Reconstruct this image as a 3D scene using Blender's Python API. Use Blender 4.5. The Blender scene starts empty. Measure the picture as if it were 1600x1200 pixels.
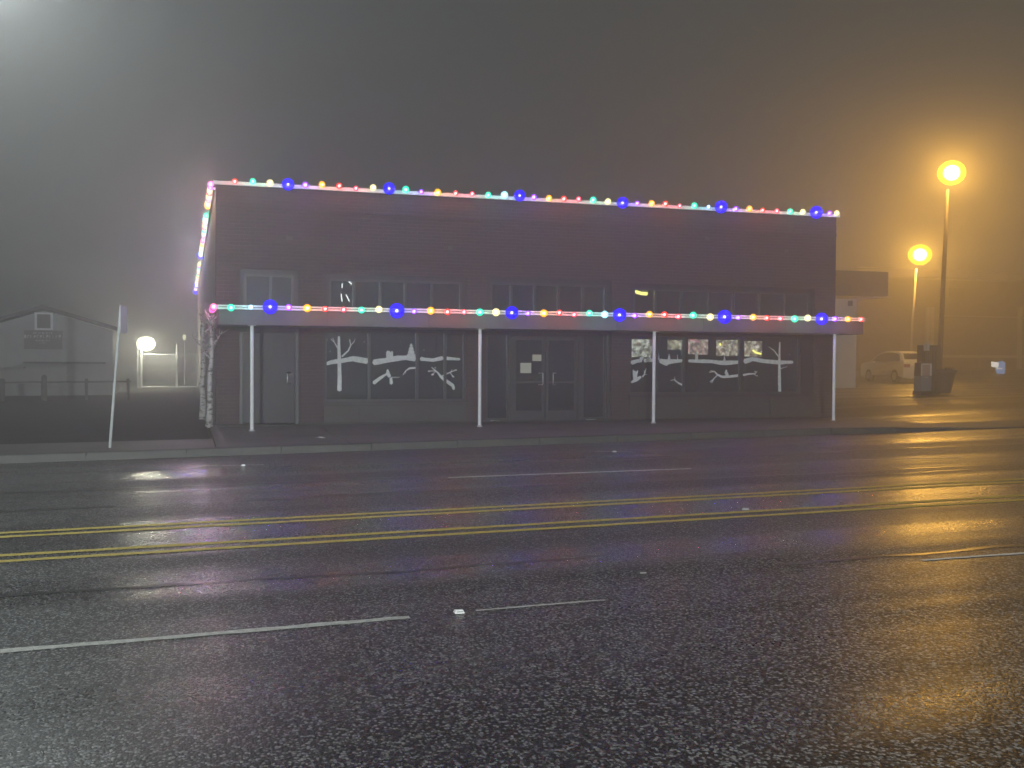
import bpy, bmesh, math, random
from mathutils import Vector, Matrix
random.seed(7)
C = bpy.context.scene
COL = C.collection
R = math.radians

# ------------------------------------------------------------------ camera
F = 1635.0; YAW = 17.3; PITCH = -1.33; ROLL = .33; H = 1.55
cam = bpy.data.cameras.new('camera'); cam.sensor_width = 36; cam.lens = 36 * F / 1600; cam.clip_end = 600; cam.clip_start = .05
co = bpy.data.objects.new('camera', cam); COL.objects.link(co); C.camera = co
yy, pp, rr = R(YAW), R(PITCH), R(ROLL)
fw = Vector((math.sin(yy)*math.cos(pp), math.cos(yy)*math.cos(pp), math.sin(pp)))
rt0 = Vector((math.cos(yy), -math.sin(yy), 0)); up0 = rt0.cross(fw)
RT = rt0*math.cos(rr) + up0*math.sin(rr); UP = up0*math.cos(rr) - rt0*math.sin(rr)
m = Matrix((RT, UP, -fw)).transposed().to_4x4(); m.translation = Vector((0, 0, H)); co.matrix_world = m

# ------------------------------------------------------------------ night sky, exposure
w = bpy.data.worlds.new('World'); C.world = w; w.use_nodes = True
bg = w.node_tree.nodes['Background']; bg.inputs[0].default_value = (.84, 1.0, .98, 1); bg.inputs[1].default_value = .050
C.view_settings.view_transform = 'Standard'; C.view_settings.look = 'None'; C.view_settings.exposure = 0; C.view_settings.gamma = 1
C.cycles.use_denoising = True; C.cycles.max_bounces = 6; C.cycles.volume_bounces = 1; C.cycles.transparent_max_bounces = 12
C.cycles.diffuse_bounces = 2; C.cycles.glossy_bounces = 3; C.cycles.sample_clamp_indirect = 4; C.cycles.use_light_tree = True
FOG = .0165

def ray(u, v): return fw + RT*(u-800)/F + UP*(600-v)/F
def onY(u, v, Y):
    d = ray(u, v); t = Y/d.y; return Vector((d.x*t, Y, H + d.z*t))
def atdepth(u, Y, z):          # ground-plan point under picture column u at distance Y
    d = ray(u, 566); t = Y/d.y; return Vector((d.x*t, Y, z))

# ------------------------------------------------------------------ terrain heights
KY = 17.6
def P(x): return .0145*(x-3.3)
def lerp(a, b, t): t = max(0, min(1, t)); return a + (b-a)*t
def kerb_h(x): return lerp(.125, .02, (x-13)/1.6)
def B(x):
    if x < 0: return lerp(.13, .10, -x/2)
    if x > 16: return lerp(.13, P(x)+.03, (x-16)/4)
    return .13
def S(x, Y):
    if Y <= KY: return P(x)
    return lerp(P(x)+kerb_h(x), B(x), (Y-KY)/(23-KY))

# ------------------------------------------------------------------ materials
def mat(name, base=(.5, .5, .5), rough=.6, spec=.5, metal=0, emit=None, es=0):
    m = bpy.data.materials.new(name); m.use_nodes = True
    b = m.node_tree.nodes['Principled BSDF']
    b.inputs['Base Color'].default_value = (*base, 1); b.inputs['Roughness'].default_value = rough
    b.inputs['Specular IOR Level'].default_value = spec; b.inputs['Metallic'].default_value = metal
    if emit: b.inputs['Emission Color'].default_value = (*emit, 1); b.inputs['Emission Strength'].default_value = es
    return m
class N:
    def __init__(s, m): s.t = m.node_tree; s.b = s.t.nodes['Principled BSDF']
    def n(s, k, **kw):
        x = s.t.nodes.new(k)
        for a, v in kw.items(): setattr(x, a, v)
        return x
    def l(s, a, b): s.t.links.new(a, b)
    def math(s, op, a, b=None, clamp=False):
        x = s.n('ShaderNodeMath', operation=op); x.use_clamp = clamp
        for i, v in enumerate((a, b)):
            if v is None: continue
            if isinstance(v, (int, float)): x.inputs[i].default_value = v
            else: s.l(v, x.inputs[i])
        return x.outputs[0]
    def pos(s, scale=(1, 1, 1)):
        g = s.n('ShaderNodeNewGeometry'); mp = s.n('ShaderNodeMapping'); mp.inputs['Scale'].default_value = scale
        s.l(g.outputs['Position'], mp.inputs[0]); return mp.outputs[0]
    def noise(s, scale, vec=None, det=3, rough=.5):
        x = s.n('ShaderNodeTexNoise'); x.inputs['Scale'].default_value = scale; x.inputs['Detail'].default_value = det; x.inputs['Roughness'].default_value = rough
        s.l(vec if vec else s.pos(), x.inputs['Vector']); return x.outputs['Fac']
    def ramp(s, fac, *st):
        x = s.n('ShaderNodeValToRGB'); e = x.color_ramp.elements
        while len(e) < len(st): e.new(.5)
        for i, (p, c) in enumerate(st):
            e[i].position = p; e[i].color = (*(c if isinstance(c, tuple) else (c,)*3), 1)
        s.l(fac, x.inputs[0]); return x.outputs[0]
    def mix(s, f, a, b, blend='MIX'):
        x = s.n('ShaderNodeMix', data_type='RGBA', blend_type=blend)
        if isinstance(f, (int, float)): x.inputs[0].default_value = f
        else: s.l(f, x.inputs[0])
        for i, v in ((6, a), (7, b)):
            if isinstance(v, tuple): x.inputs[i].default_value = (*v, 1)
            else: s.l(v, x.inputs[i])
        return x.outputs[2]
    def bump(s, h, strength, dist):
        x = s.n('ShaderNodeBump'); x.inputs['Strength'].default_value = strength; x.inputs['Distance'].default_value = dist
        s.l(h, x.inputs['Height']); s.l(x.outputs[0], s.b.inputs['Normal'])
def rough_mat(name, c1, c2, scale=3, rough=.7, bump=.3, bs=40, spec=.4, stretch=(1, 1, 1)):
    m = mat(name, c1, rough, spec); q = N(m)
    f = q.noise(scale, q.pos(stretch), 5, .65)
    q.l(q.ramp(f, (.32, c1), (.68, c2)), q.b.inputs['Base Color'])
    if bump: q.bump(q.noise(bs), bump, .01)
    return m

def asphalt(name, dark, light, wet, near=True):
    m = mat(name, dark, .4, .42); q = N(m)
    v = q.n('ShaderNodeTexVoronoi'); v.inputs['Scale'].default_value = 82; v.inputs['Randomness'].default_value = 1
    q.l(q.pos((1, .75, 1)), v.inputs['Vector'])
    sp = q.n('ShaderNodeSeparateColor'); q.l(v.outputs['Color'], sp.inputs[0])
    stone = q.ramp(sp.outputs[0], (.60, 0.0), (.68, .30), (.95, 1.0))
    band = q.noise(.55, q.pos((.06, 1.0, 1)), 3, .55)              # tyre tracks along the road
    big = q.noise(.35, q.pos((.5, 1, 1)), 4, .6)
    base = q.mix(stone, dark, light)
    base = q.mix(q.ramp(v.outputs['Distance'], (.50, 0.0), (.72, .8)), base, tuple(c*.3 for c in dark))   # shade between the stones, darkened in the colour
    base = q.mix(q.ramp(big, (.35, 0.0), (.7, .45)), base, tuple(c*.6 for c in dark))
    q.l(base, q.b.inputs['Base Color'])
    r = q.math('ADD', q.math('MULTIPLY', q.ramp(band, (.40, 0.0), (.60, 1.0)), .30), wet)
    r = q.math('ADD', r, q.math('MULTIPLY', sp.outputs[1], .18))
    q.l(r, q.b.inputs['Roughness'])
    q.l(q.math('MULTIPLY', q.ramp(band, (.40, 1.0), (.60, 0.0)), .10), q.b.inputs['Coat Weight']); q.b.inputs['Coat Roughness'].default_value = .22
    h = q.math('ADD', q.math('MULTIPLY', v.outputs['Distance'], -1.0), q.math('MULTIPLY', q.noise(140, None, 2), .5))
    h = q.math('MULTIPLY', h, q.math('ADD', q.math('MULTIPLY', band, .9), .35))
    q.bump(h, 1.0, .0021)
    return m
def brick(name, c1, c2, mortar, sc=1.0):
    m = mat(name, c1, .8, .3); q = N(m)
    g = q.n('ShaderNodeNewGeometry'); s = q.n('ShaderNodeSeparateXYZ'); q.l(g.outputs['Position'], s.inputs[0])
    cb = q.n('ShaderNodeCombineXYZ'); q.l(q.math('ADD', s.outputs[0], s.outputs[1]), cb.inputs[0]); q.l(s.outputs[2], cb.inputs[1])
    b = q.n('ShaderNodeTexBrick'); q.l(cb.outputs[0], b.inputs['Vector'])
    b.inputs['Scale'].default_value = 1; b.inputs['Brick Width'].default_value = .22*sc; b.inputs['Row Height'].default_value = .076*sc
    b.inputs['Mortar Size'].default_value = .006; b.inputs['Mortar Smooth'].default_value = .3; b.inputs['Bias'].default_value = 0
    b.inputs['Color1'].default_value = (*c1, 1); b.inputs['Color2'].default_value = (*c2, 1); b.inputs['Mortar'].default_value = (*mortar, 1)
    st = q.noise(.8, q.pos((1, 1, 2.5)), 6, .65)
    f = q.mix(q.ramp(st, (.35, 0.0), (.7, .5)), b.outputs['Color'], tuple(c*.55 for c in c1))
    q.l(f, q.b.inputs['Base Color']); q.bump(q.math('SUBTRACT', 1.0, b.outputs['Fac']), .6, .01)
    return m
M = {}
M['road'] = asphalt('wet_asphalt', (.006, .006, .0065), (.40, .405, .40), .13)
M['patch'] = rough_mat('old_patch', (.010, .010, .011), (.028, .028, .028), 3, .28, .6, 120, .5)
M['lot'] = asphalt('forecourt_asphalt', (.02, .019, .018), (.12, .12, .115), .22)
M['brick'] = brick('dark_brick', (.082, .054, .057), (.056, .040, .044), (.105, .088, .088))
M['sidebrick'] = brick('pale_side_brick', (.34, .32, .32), (.28, .27, .27), (.4, .39, .38))
M['walk'] = rough_mat('sidewalk_concrete', (.075, .072, .068), (.13, .125, .115), 1.3, .6, .4, 60, .5)
M['kerb'] = rough_mat('kerb_concrete', (.04, .04, .038), (.072, .07, .066), 2.5, .6, .4, 50, .5)
M['lawn'] = rough_mat('gravel_lot', (.018, .018, .018), (.035, .035, .034), 2.0, .9, .8, 45, .1)
M['soil'] = rough_mat('earth', (.05, .05, .045), (.10, .10, .09), .4, .95, .5, 20, .1)
M['white'] = rough_mat('white_paint', (.72, .74, .75), (.82, .83, .84), 6, .45, .15, 30)
M['coping'] = rough_mat('white_metal', (.78, .78, .78), (.85, .85, .85), 4, .35, 0)
M['frame'] = rough_mat('bronze_frame', (.045, .047, .052), (.065, .067, .07), 5, .4, .1)
M['panel'] = rough_mat('grey_panel', (.020, .021, .026), (.032, .033, .04), 2, .5, .1)
M['bulkhead'] = rough_mat('bulkhead_panel', (.045, .042, .04), (.068, .064, .06), 2, .6, .2)
M['stucco'] = rough_mat('grey_fascia', (.085, .078, .08), (.12, .105, .11), 2, .7, .3, 30)
M['soffit'] = rough_mat('dark_soffit', (.06, .055, .06), (.09, .085, .09), 2, .7, .2)
M['steel'] = mat('brushed_steel', (.75, .75, .77), .3, .5, 1)
M['galv'] = rough_mat('galvanised', (.42, .44, .44), (.55, .57, .57), 8, .45, .1)
M['dark'] = rough_mat('dark_metal', (.07, .06, .055), (.11, .10, .09), 6, .5, .2)
M['black'] = mat('black_plastic', (.02, .02, .02), .5)
M['rubber'] = mat('rubber', (.02, .02, .02), .8)
M['snow'] = rough_mat('window_paint', (.60, .63, .64), (.88, .90, .89), 16, .7, .2, 60)
M['inter'] = mat('dim_interior', (.05, .05, .055), .9)
M['siding'] = rough_mat('pale_siding', (.30, .30, .29), (.38, .38, .37), 1, .7, .2)
M['roofing'] = rough_mat('shingle', (.05, .05, .05), (.09, .09, .09), 4, .9, .4)
M['cream'] = rough_mat('cream_render', (.74, .71, .68), (.82, .79, .76), 1, .8, .2)
M['tan'] = rough_mat('tan_block', (.25, .22, .19), (.33, .29, .26), .7, .8, .3)
M['tandark'] = rough_mat('tan_dark', (.16, .14, .13), (.2, .18, .16), .7, .8, .2)
M['carpaint'] = mat('silver_white_paint', (.78, .83, .88), .25, .6)
M['yellow'] = rough_mat('yellow_paint', (.50, .37, .05), (.80, .62, .11), 18, .55, .6, 90)
M['roadwhite'] = rough_mat('road_white_paint', (.42, .42, .40), (.75, .75, .70), 22, .55, .6, 90)
M['brightwhite'] = rough_mat('fresh_white_paint', (.70, .70, .68), (.85, .85, .82), 22, .5, .3, 90)
M['sealer'] = rough_mat('crack_sealer', (.010, .010, .011), (.02, .02, .02), 9, .3, .1)
def bark():
    m = mat('birch_bark', (.6, .6, .58), .8, .3); q = N(m)
    f = q.noise(3.2, q.pos((2.2, 2.2, 6)), 4, .7)
    q.l(q.ramp(f, (.40, (.05, .045, .04)), (.47, (.45, .445, .44)), (.8, (.56, .55, .54))), q.b.inputs['Base Color']); q.bump(f, .6, .02)
    return m
M['bark'] = bark()
def glass(name, tr=.55):
    m = bpy.data.materials.new(name); m.use_nodes = True; t = m.node_tree; t.nodes.clear()
    o = t.nodes.new('ShaderNodeOutputMaterial'); mx = t.nodes.new('ShaderNodeMixShader'); fr = t.nodes.new('ShaderNodeFresnel'); fr.inputs[0].default_value = 1.6
    a = t.nodes.new('ShaderNodeMixShader'); a.inputs[0].default_value = tr
    d = t.nodes.new('ShaderNodeBsdfDiffuse'); d.inputs[0].default_value = (.055, .062, .072, 1)
    tp = t.nodes.new('ShaderNodeBsdfTransparent'); tp.inputs[0].default_value = (.85, .9, .9, 1); gl = t.nodes.new('ShaderNodeBsdfGlossy'); gl.inputs['Roughness'].default_value = .03
    gl.inputs[0].default_value = (.8, .85, .9, 1)
    L = t.links.new; L(d.outputs[0], a.inputs[1]); L(tp.outputs[0], a.inputs[2]); L(fr.outputs[0], mx.inputs[0]); L(a.outputs[0], mx.inputs[1]); L(gl.outputs[0], mx.inputs[2]); L(mx.outputs[0], o.inputs[0])
    return m
M['glass'] = glass('window_glass'); M['carglass'] = glass('car_glass', .2)
def emis(name, c, s, transp=0):
    m = bpy.data.materials.new(name); m.use_nodes = True; t = m.node_tree; t.nodes.clear(); L = t.links.new
    o = t.nodes.new('ShaderNodeOutputMaterial'); e = t.nodes.new('ShaderNodeEmission'); e.inputs[0].default_value = (*c, 1); e.inputs[1].default_value = s
    if transp:
        tp = t.nodes.new('ShaderNodeBsdfTransparent'); mx = t.nodes.new('ShaderNodeMixShader'); mx.inputs[0].default_value = transp
        L(e.outputs[0], mx.inputs[1]); L(tp.outputs[0], mx.inputs[2]); L(mx.outputs[0], o.inputs[0])
    else: L(e.outputs[0], o.inputs[0])
    return m

def bloom_shell(name, c, s):
    # oversized glowing shell standing in for camera bloom round the bulb, fading at the rim
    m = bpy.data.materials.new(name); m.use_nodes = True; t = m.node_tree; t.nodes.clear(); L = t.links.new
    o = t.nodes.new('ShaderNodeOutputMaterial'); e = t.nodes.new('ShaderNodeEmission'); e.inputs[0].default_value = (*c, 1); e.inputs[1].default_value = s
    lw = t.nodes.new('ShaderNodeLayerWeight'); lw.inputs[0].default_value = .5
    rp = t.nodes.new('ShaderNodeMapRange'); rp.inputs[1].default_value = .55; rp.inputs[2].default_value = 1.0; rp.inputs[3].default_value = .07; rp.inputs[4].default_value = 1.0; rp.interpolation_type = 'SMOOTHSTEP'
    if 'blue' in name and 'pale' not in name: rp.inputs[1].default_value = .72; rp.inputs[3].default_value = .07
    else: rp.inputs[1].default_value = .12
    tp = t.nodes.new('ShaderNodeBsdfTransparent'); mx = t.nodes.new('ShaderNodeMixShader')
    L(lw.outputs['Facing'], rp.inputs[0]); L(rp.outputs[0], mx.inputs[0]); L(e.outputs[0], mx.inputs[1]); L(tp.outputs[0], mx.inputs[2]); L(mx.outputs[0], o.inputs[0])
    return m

# ------------------------------------------------------------------ mesh helpers
def box(bm, x0, x1, y0, y1, z0, z1):
    v = [bm.verts.new((x, y, z)) for z in (z0, z1) for x, y in ((x0, y0), (x1, y0), (x1, y1), (x0, y1))]
    for f in ((3, 2, 1, 0), (4, 5, 6, 7), (0, 1, 5, 4), (1, 2, 6, 5), (2, 3, 7, 6), (3, 0, 4, 7)): bm.faces.new([v[i] for i in f])
def tube(bm, pts, rad, seg=8, cap=True):
    pts = [Vector(p) for p in pts]; rings = []
    if not isinstance(rad, (list, tuple)): rad = [rad]*len(pts)
    for i, p in enumerate(pts):
        d = (pts[min(i+1, len(pts)-1)] - pts[max(i-1, 0)]).normalized()
        a = d.cross(Vector((0, 0, 1)) if abs(d.z) < .9 else Vector((1, 0, 0))).normalized(); b = d.cross(a)
        rings.append([bm.verts.new(p + (a*math.cos(2*math.pi*k/seg) + b*math.sin(2*math.pi*k/seg))*rad[i]) for k in range(seg)])
    for r0, r1 in zip(rings, rings[1:]):
        for k in range(seg): bm.faces.new((r0[k], r0[(k+1) % seg], r1[(k+1) % seg], r1[k]))
    if cap: bm.faces.new(rings[0][::-1]); bm.faces.new(rings[-1])
def lathe(bm, c, prof, seg=20):
    tube(bm, [Vector(c)+Vector((0, 0, z)) for r, z in prof], [r for r, z in prof], seg)
def ball(bm, c, r, seg=12, sz=1.0):
    bmesh.ops.create_uvsphere(bm, u_segments=seg, v_segments=max(6, seg*2//3), radius=r, matrix=Matrix.Translation(Vector(c)) @ Matrix.Diagonal((1, 1, sz, 1)))
def prism(bm, pts, y0, y1, axis='y'):      # polygon in x,z pushed from y0 to y1
    if axis == 'y': a = [bm.verts.new((p[0], y0, p[1])) for p in pts]; b = [bm.verts.new((p[0], y1, p[1])) for p in pts]
    n = len(pts); bm.faces.new(a); bm.faces.new(b[::-1])
    for i in range(n): bm.faces.new((a[i], b[i], b[(i+1) % n], a[(i+1) % n]))
def make(name, bm, m, parent=None, smooth=False, bevel=0):
    me = bpy.data.meshes.new(name)
    if bevel: bmesh.ops.bevel(bm, geom=list(bm.edges), offset=bevel, segments=2, profile=.6, affect='EDGES', clamp_overlap=True)
    bmesh.ops.recalc_face_normals(bm, faces=bm.faces); bm.to_mesh(me); bm.free()
    for mm in (m if isinstance(m, list) else [m]): me.materials.append(mm)
    if smooth:
        for p in me.polygons: p.use_smooth = True
    o = bpy.data.objects.new(name, me); COL.objects.link(o)
    if parent: o.parent = parent
    return o
def tag(o, label=None, cat=None, group=None, kind=None):
    for k, v in (('label', label), ('category', cat), ('group', group), ('kind', kind)):
        if v: o[k] = v
    return o
def thing(name, loc, label, cat, group=None, rz=0):
    o = bpy.data.objects.new(name, None); COL.objects.link(o); o.location = loc; o.rotation_euler.z = rz; o.empty_display_size = .1
    return tag(o, label, cat, group)
def NB(): return bmesh.new()
def lamp(name, loc, color, power, parent, r=.05):
    l = bpy.data.lights.new(name, 'POINT'); l.color = color; l.energy = power; l.shadow_soft_size = r
    o = bpy.data.objects.new(name, l); COL.objects.link(o); o.location = loc; o.parent = parent; return o

# ------------------------------------------------------------------ ground, road, kerb, sidewalk
def sheet(name, m, xs, ys, zf):
    bm = NB(); g = [[bm.verts.new((x, y, zf(x, y))) for y in ys] for x in xs]
    for i in range(len(xs)-1):
        for j in range(len(ys)-1): bm.faces.new((g[i][j], g[i+1][j], g[i+1][j+1], g[i][j+1]))
    return tag(make(name, bm, m), kind='structure')
def rng(a, b, n): return [a + (b-a)*i/n for i in range(n+1)]
XW = (-90, 120)
sheet('ground', M['soil'], [-90, -6, 0, 16, 20, 120], [-24, KY-.02, KY+.02, 23, 80, 128], lambda x, y: (P(x) if y <= KY else S(x, y)) - .06)
sheet('road', M['road'], [XW[0], -10, 0, 10, 20, XW[1]], [-24, 0, 5, 10, KY], lambda x, y: P(x))
xs = sorted(set(rng(XW[0], 0, 9) + rng(0, 30, 60) + rng(30, XW[1], 9)))
sheet('sidewalk', M['walk'], [x for x in xs if x <= 0] + [.45], rng(KY+.17, 19.5, 2), lambda x, y: S(x, y))
bm = NB()
for x0, x1 in zip(rng(.46, 15.86, 7), rng(.46, 15.86, 7)[1:]):          # slabs with thin joints
    for ya, yb in ((KY+.17, 19.45), (19.46, 21.4), (21.41, 22.98)):
        q = [(x0+.012, ya), (x1-.012, ya), (x1-.012, yb), (x0+.012, yb)]
        t = [bm.verts.new((x, y, S(x, y)+.004)) for x, y in q]; b = [bm.verts.new((x, y, S(x, y)-.05)) for x, y in q]
        bm.faces.new(t)
        for i in range(4): bm.faces.new((t[i], b[i], b[(i+1) % 4], t[(i+1) % 4]))
tag(make('sidewalk', bm, M['walk']), kind='structure')
sheet('sidewalk', M['walk'], [15.87] + [x for x in xs if x > 16], rng(KY+.17, 19.6, 2), lambda x, y: S(x, y))
bm = NB()
L0 = rng(XW[0], XW[1], 140)
for x0, x1 in zip(L0, L0[1:]):                                         # kerb stones
    a, b = x0+.006, x1-.006
    v = [bm.verts.new((x, y, z)) for x in (a, b) for y, z in ((KY-.02, P(x)-.05), (KY-.0, P(x)+kerb_h(x)-.012), (KY+.02, P(x)+kerb_h(x)+.006), (KY+.165, S(x, KY+.165)+.006), (KY+.165, P(x)-.05))]
    for i in range(5): bm.faces.new((v[i], v[(i+1) % 5], v[5+(i+1) % 5], v[5+i]))
    bm.faces.new(v[:5]); bm.faces.new(v[5:][::-1])
tag(make('kerb', bm, M['kerb']), kind='structure')
sheet('vacant_lot', M['lawn'], [XW[0], -30, -10, -4, 0, .4], [19.5, 21, 23, 40, 70, 127], lambda x, y: S(x, y) - .01 + .02*math.sin(x*.7+y*.3))
sheet('forecourt', M['lot'], [15.88, 18, 20, 24, 40, XW[1]], [19.6, 23, 30, 60, 127], lambda x, y: S(x, y) - .004)

# painted lines: each a worn strip lying on the sloping road
def strip(name, x0, x1, y, wd, m, kind='structure', y1=None, seed=0, gap=.0):
    rd = random.Random(seed); bm = NB(); n = max(2, int((x1-x0)/.12)); y1 = y if y1 is None else y1; prev = None
    for i in range(n+1):
        x = x0 + (x1-x0)*i/n; yc = lerp(y, y1, i/n); a = yc - wd/2 + rd.uniform(-.008, .008); b = yc + wd/2 + rd.uniform(-.008, .008)
        cur = (bm.verts.new((x, a, P(x)+.004)), bm.verts.new((x, b, P(x)+.004)))
        if prev and rd.random() > gap: bm.faces.new((prev[0], cur[0], cur[1], prev[1]))
        prev = cur
    return tag(make(name, bm, m), kind=kind)
def roadY(u, v):                # where picture point meets the tilted road
    d = ray(u, v); z = 0
    for _ in range(30):
        t = (z-H)/d.z; z = P(d.x*t)
    return Vector((d.x*t, d.y*t, z))
strip('yellow_line', -40, 70, roadY(800, 791).y, .105, M['yellow'], seed=1)
strip('yellow_line', -40, 70, roadY(800, 796.5).y, .105, M['yellow'], seed=2)
strip('yellow_line', -40, 70, roadY(800, 821.5).y, .105, M['yellow'], seed=3)
strip('yellow_line', -40, 70, roadY(800, 829.5).y, .105, M['yellow'], seed=4)
a, b, c = roadY(-60, 1024), roadY(640, 965), roadY(945, 938)
strip('lane_line', a.x-1, b.x, b.y, .075, M['roadwhite'], seed=5, y1=b.y)
strip('lane_line', b.x+.3, c.x, c.y, .03, M['roadwhite'], seed=6, gap=.15)
a, b = roadY(700, 746.5), roadY(1080, 732.5); strip('lane_line', a.x, b.x, a.y, .085, M['brightwhite'], seed=7, y1=b.y)
a, b = roadY(347, 728), roadY(413, 726); strip('lane_line', a.x, b.x, a.y, .035, M['brightwhite'], seed=8, y1=b.y)
a, b = roadY(930, 706), roadY(988, 706); strip('lane_line', a.x, b.x, a.y, .03, M['brightwhite'], seed=9, y1=b.y)
a, b = roadY(1440, 876), roadY(1640, 862); strip('lane_line', a.x, b.x, a.y, .05, M['brightwhite'], seed=10, y1=b.y)
a, b = roadY(1330, 719), roadY(1505, 715); strip('lane_line', a.x, b.x, a.y, .05, M['roadwhite'], seed=11, y1=b.y)
a, b = roadY(270, 767), roadY(360, 763); strip('lane_line', a.x, b.x, a.y, .03, M['roadwhite'], seed=12, gap=.5, y1=b.y)
# crack sealer snakes
def snake(x0, x1, y, amp, wd, seed):
    rd = random.Random(seed); bm = NB(); prev = None; n = int((x1-x0)/.15); yc = y
    for i in range(n+1):
        x = x0 + (x1-x0)*i/n; yc += rd.uniform(-amp, amp); yc += (y-yc)*.05
        cur = (bm.verts.new((x, yc-wd/2*rd.uniform(.6, 1.3), P(x)+.003)), bm.verts.new((x, yc+wd/2*rd.uniform(.6, 1.3), P(x)+.003)))
        if prev: bm.faces.new((prev[0], cur[0], cur[1], prev[1]))
        prev = cur
    tag(make('crack_seal', bm, M['sealer']), kind='structure')
for i, (x0, x1, y) in enumerate(((-30, 50, 12.05), (-6, 3.2, 7.7), (4.3, 12, 6.9), (-30, 3, 13.6), (6, 60, 14.6), (8, 60, 11.6))): snake(x0, x1, y, .03, .07, i)

def patch(x0, x1, y0, y1, seed):
    rd = random.Random(seed); bm = NB(); n = 14; P0 = []
    for k in range(n):
        for (a, b, c, d) in (((x0, y0, x1, y0)),): pass
    edge = [(lerp(x0, x1, k/n), y0) for k in range(n)] + [(x1, lerp(y0, y1, k/6)) for k in range(6)] + [(lerp(x1, x0, k/n), y1) for k in range(n)] + [(x0, lerp(y1, y0, k/6)) for k in range(6)]
    bm.faces.new([bm.verts.new((x+rd.uniform(-.03, .03), y+rd.uniform(-.03, .03), P(x+0)+.0022)) for x, y in edge])
    bmesh.ops.triangulate(bm, faces=bm.faces)
    tag(make('asphalt_patch', bm, M['patch']), kind='structure')
patch(7.2, 10.1, 14.4, 15.9, 1)
# raised pavement markers
def marker(u, v, lab, col):
    p = roadY(u, v); t = thing('raised_pavement_marker', p + Vector((0, 0, .004)), lab, 'road marker', 'raised markers along the lane lines')
    bm = NB(); s = .03
    b = [bm.verts.new(q) for q in ((-s, -s, 0), (s, -s, 0), (s, s, 0), (-s, s, 0))]; c = [bm.verts.new(q) for q in ((-s*.8, -s*.45, .018), (s*.8, -s*.45, .018), (s*.8, s*.45, .018), (-s*.8, s*.45, .018))]
    bm.faces.new(b[::-1]); bm.faces.new(c)
    for i in range(4): bm.faces.new((b[i], b[(i+1) % 4], c[(i+1) % 4], c[i]))
    make('marker_body', bm, M[col], t)
    bm = NB(); box(bm, -.022, .022, -.029, -.016, .006, .0135); make('reflector', bm, M['steel'], t)
marker(380, 728, 'white raised marker on the short bright dash near the left kerb', 'brightwhite')
marker(960, 706.5, 'white raised marker in the far lane in front of the double doors', 'brightwhite')
marker(717, 958, 'white raised marker at the end of the nearest grey lane line', 'brightwhite')
marker(1003, 897, 'dark raised marker alone on the wet asphalt right of the nearest line', 'dark')
marker(1165, 797, 'small raised marker just below the near double yellow line', 'galv')

# ------------------------------------------------------------------ the shop building
FY = 23.0; X0 = .6; X1 = 15.76; TOP = 5.20; BACK = 62.0; SB = .13
bld = thing('commercial_building', (X0, FY, 0), 'long dark brick shop building with flat roof, tall windows and a canopy on white posts', 'building')
OFF = Vector((X0, FY, 0))
def bmake(name, bm, m, parent=None, **k):
    bmesh.ops.translate(bm, verts=bm.verts, vec=-OFF); return make(name, bm, m, parent or bld, **k)
def fx(u, v=560, Y=FY): return onY(u, v, Y).x
def fz(u, v, Y=FY): return onY(u, v, Y).z
# openings: (xl, xr, zbottom, ztop)
OP = [(fx(374), fx(467), SB, fz(420, 421)), (fx(507), fx(729), fz(560, 628), fz(600, 430)), (fx(760), fx(955), SB, fz(860, 436)), (fx(984), fx(1277-14), fz(1100, 616), fz(1130, 447))]
OP[3] = (OP[3][0], fx(1272), OP[3][2], OP[3][3])
bm = NB(); T = .3
e = [X0] + [v for o in OP for v in o[:2]] + [X1]
for i in range(0, len(e), 2): box(bm, e[i], e[i+1], FY, FY+T, -.2, TOP)
for xl, xr, zb, zt in OP:
    box(bm, xl, xr, FY, FY+T, zt, TOP); box(bm, xl, xr, FY, FY+T, -.2, zb-.0)
bmake('facade_wall', bm, M['brick'])
bm = NB(); box(bm, X0, X0+.3, FY+T, BACK, -.2, TOP-.05); bmake('side_wall', bm, M['sidebrick'])
bm = NB(); box(bm, X1-.3, X1, FY+T, BACK, -.2, TOP-.05); box(bm, X0+.3, X1-.3, BACK-.3, BACK, -.2, TOP-.05); bmake('rear_wall', bm, M['sidebrick'])
bm = NB(); box(bm, X0+.3, X1-.3, FY+T, BACK-.3, TOP-.35, TOP-.2); bmake('roof', bm, M['roofing'])
bm = NB(); box(bm, X0+.3, X1-.3, FY+T, BACK-.3, .0, .12); box(bm, X0+.3, X1-.3, FY+7, FY+7.1, .12, TOP-.36); bmake('interior_partition', bm, M['inter'])
bm = NB(); box(bm, X0-.05, X1+.06, FY-.07, FY+.33, TOP, TOP+.10); bmake('parapet_coping', bm, M['coping'], bevel=.008)
bm = NB(); box(bm, X0-.05, X0+.33, FY+.335, BACK, TOP-.05, TOP+.07); bmake('side_coping', bm, M['coping'])
# string courses: slightly proud brick bands
bm = NB()
for z in (3.72, 4.72): box(bm, X0+.002, X1-.002, FY-.018, FY-.0005, z, z+.075)
bmake('brick_band', bm, M['brick'])
# raised threshold slab at the foot of the wall
bm = NB(); box(bm, X0, fx(452), FY-.55, FY-.002, -.1, SB+.012); bmake('door_slab', bm, M['kerb'])
bm = NB(); box(bm, fx(465), fx(1000), FY-.18, FY-.002, .0, SB+.02); bmake('wall_footing', bm, M['kerb'])

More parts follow.
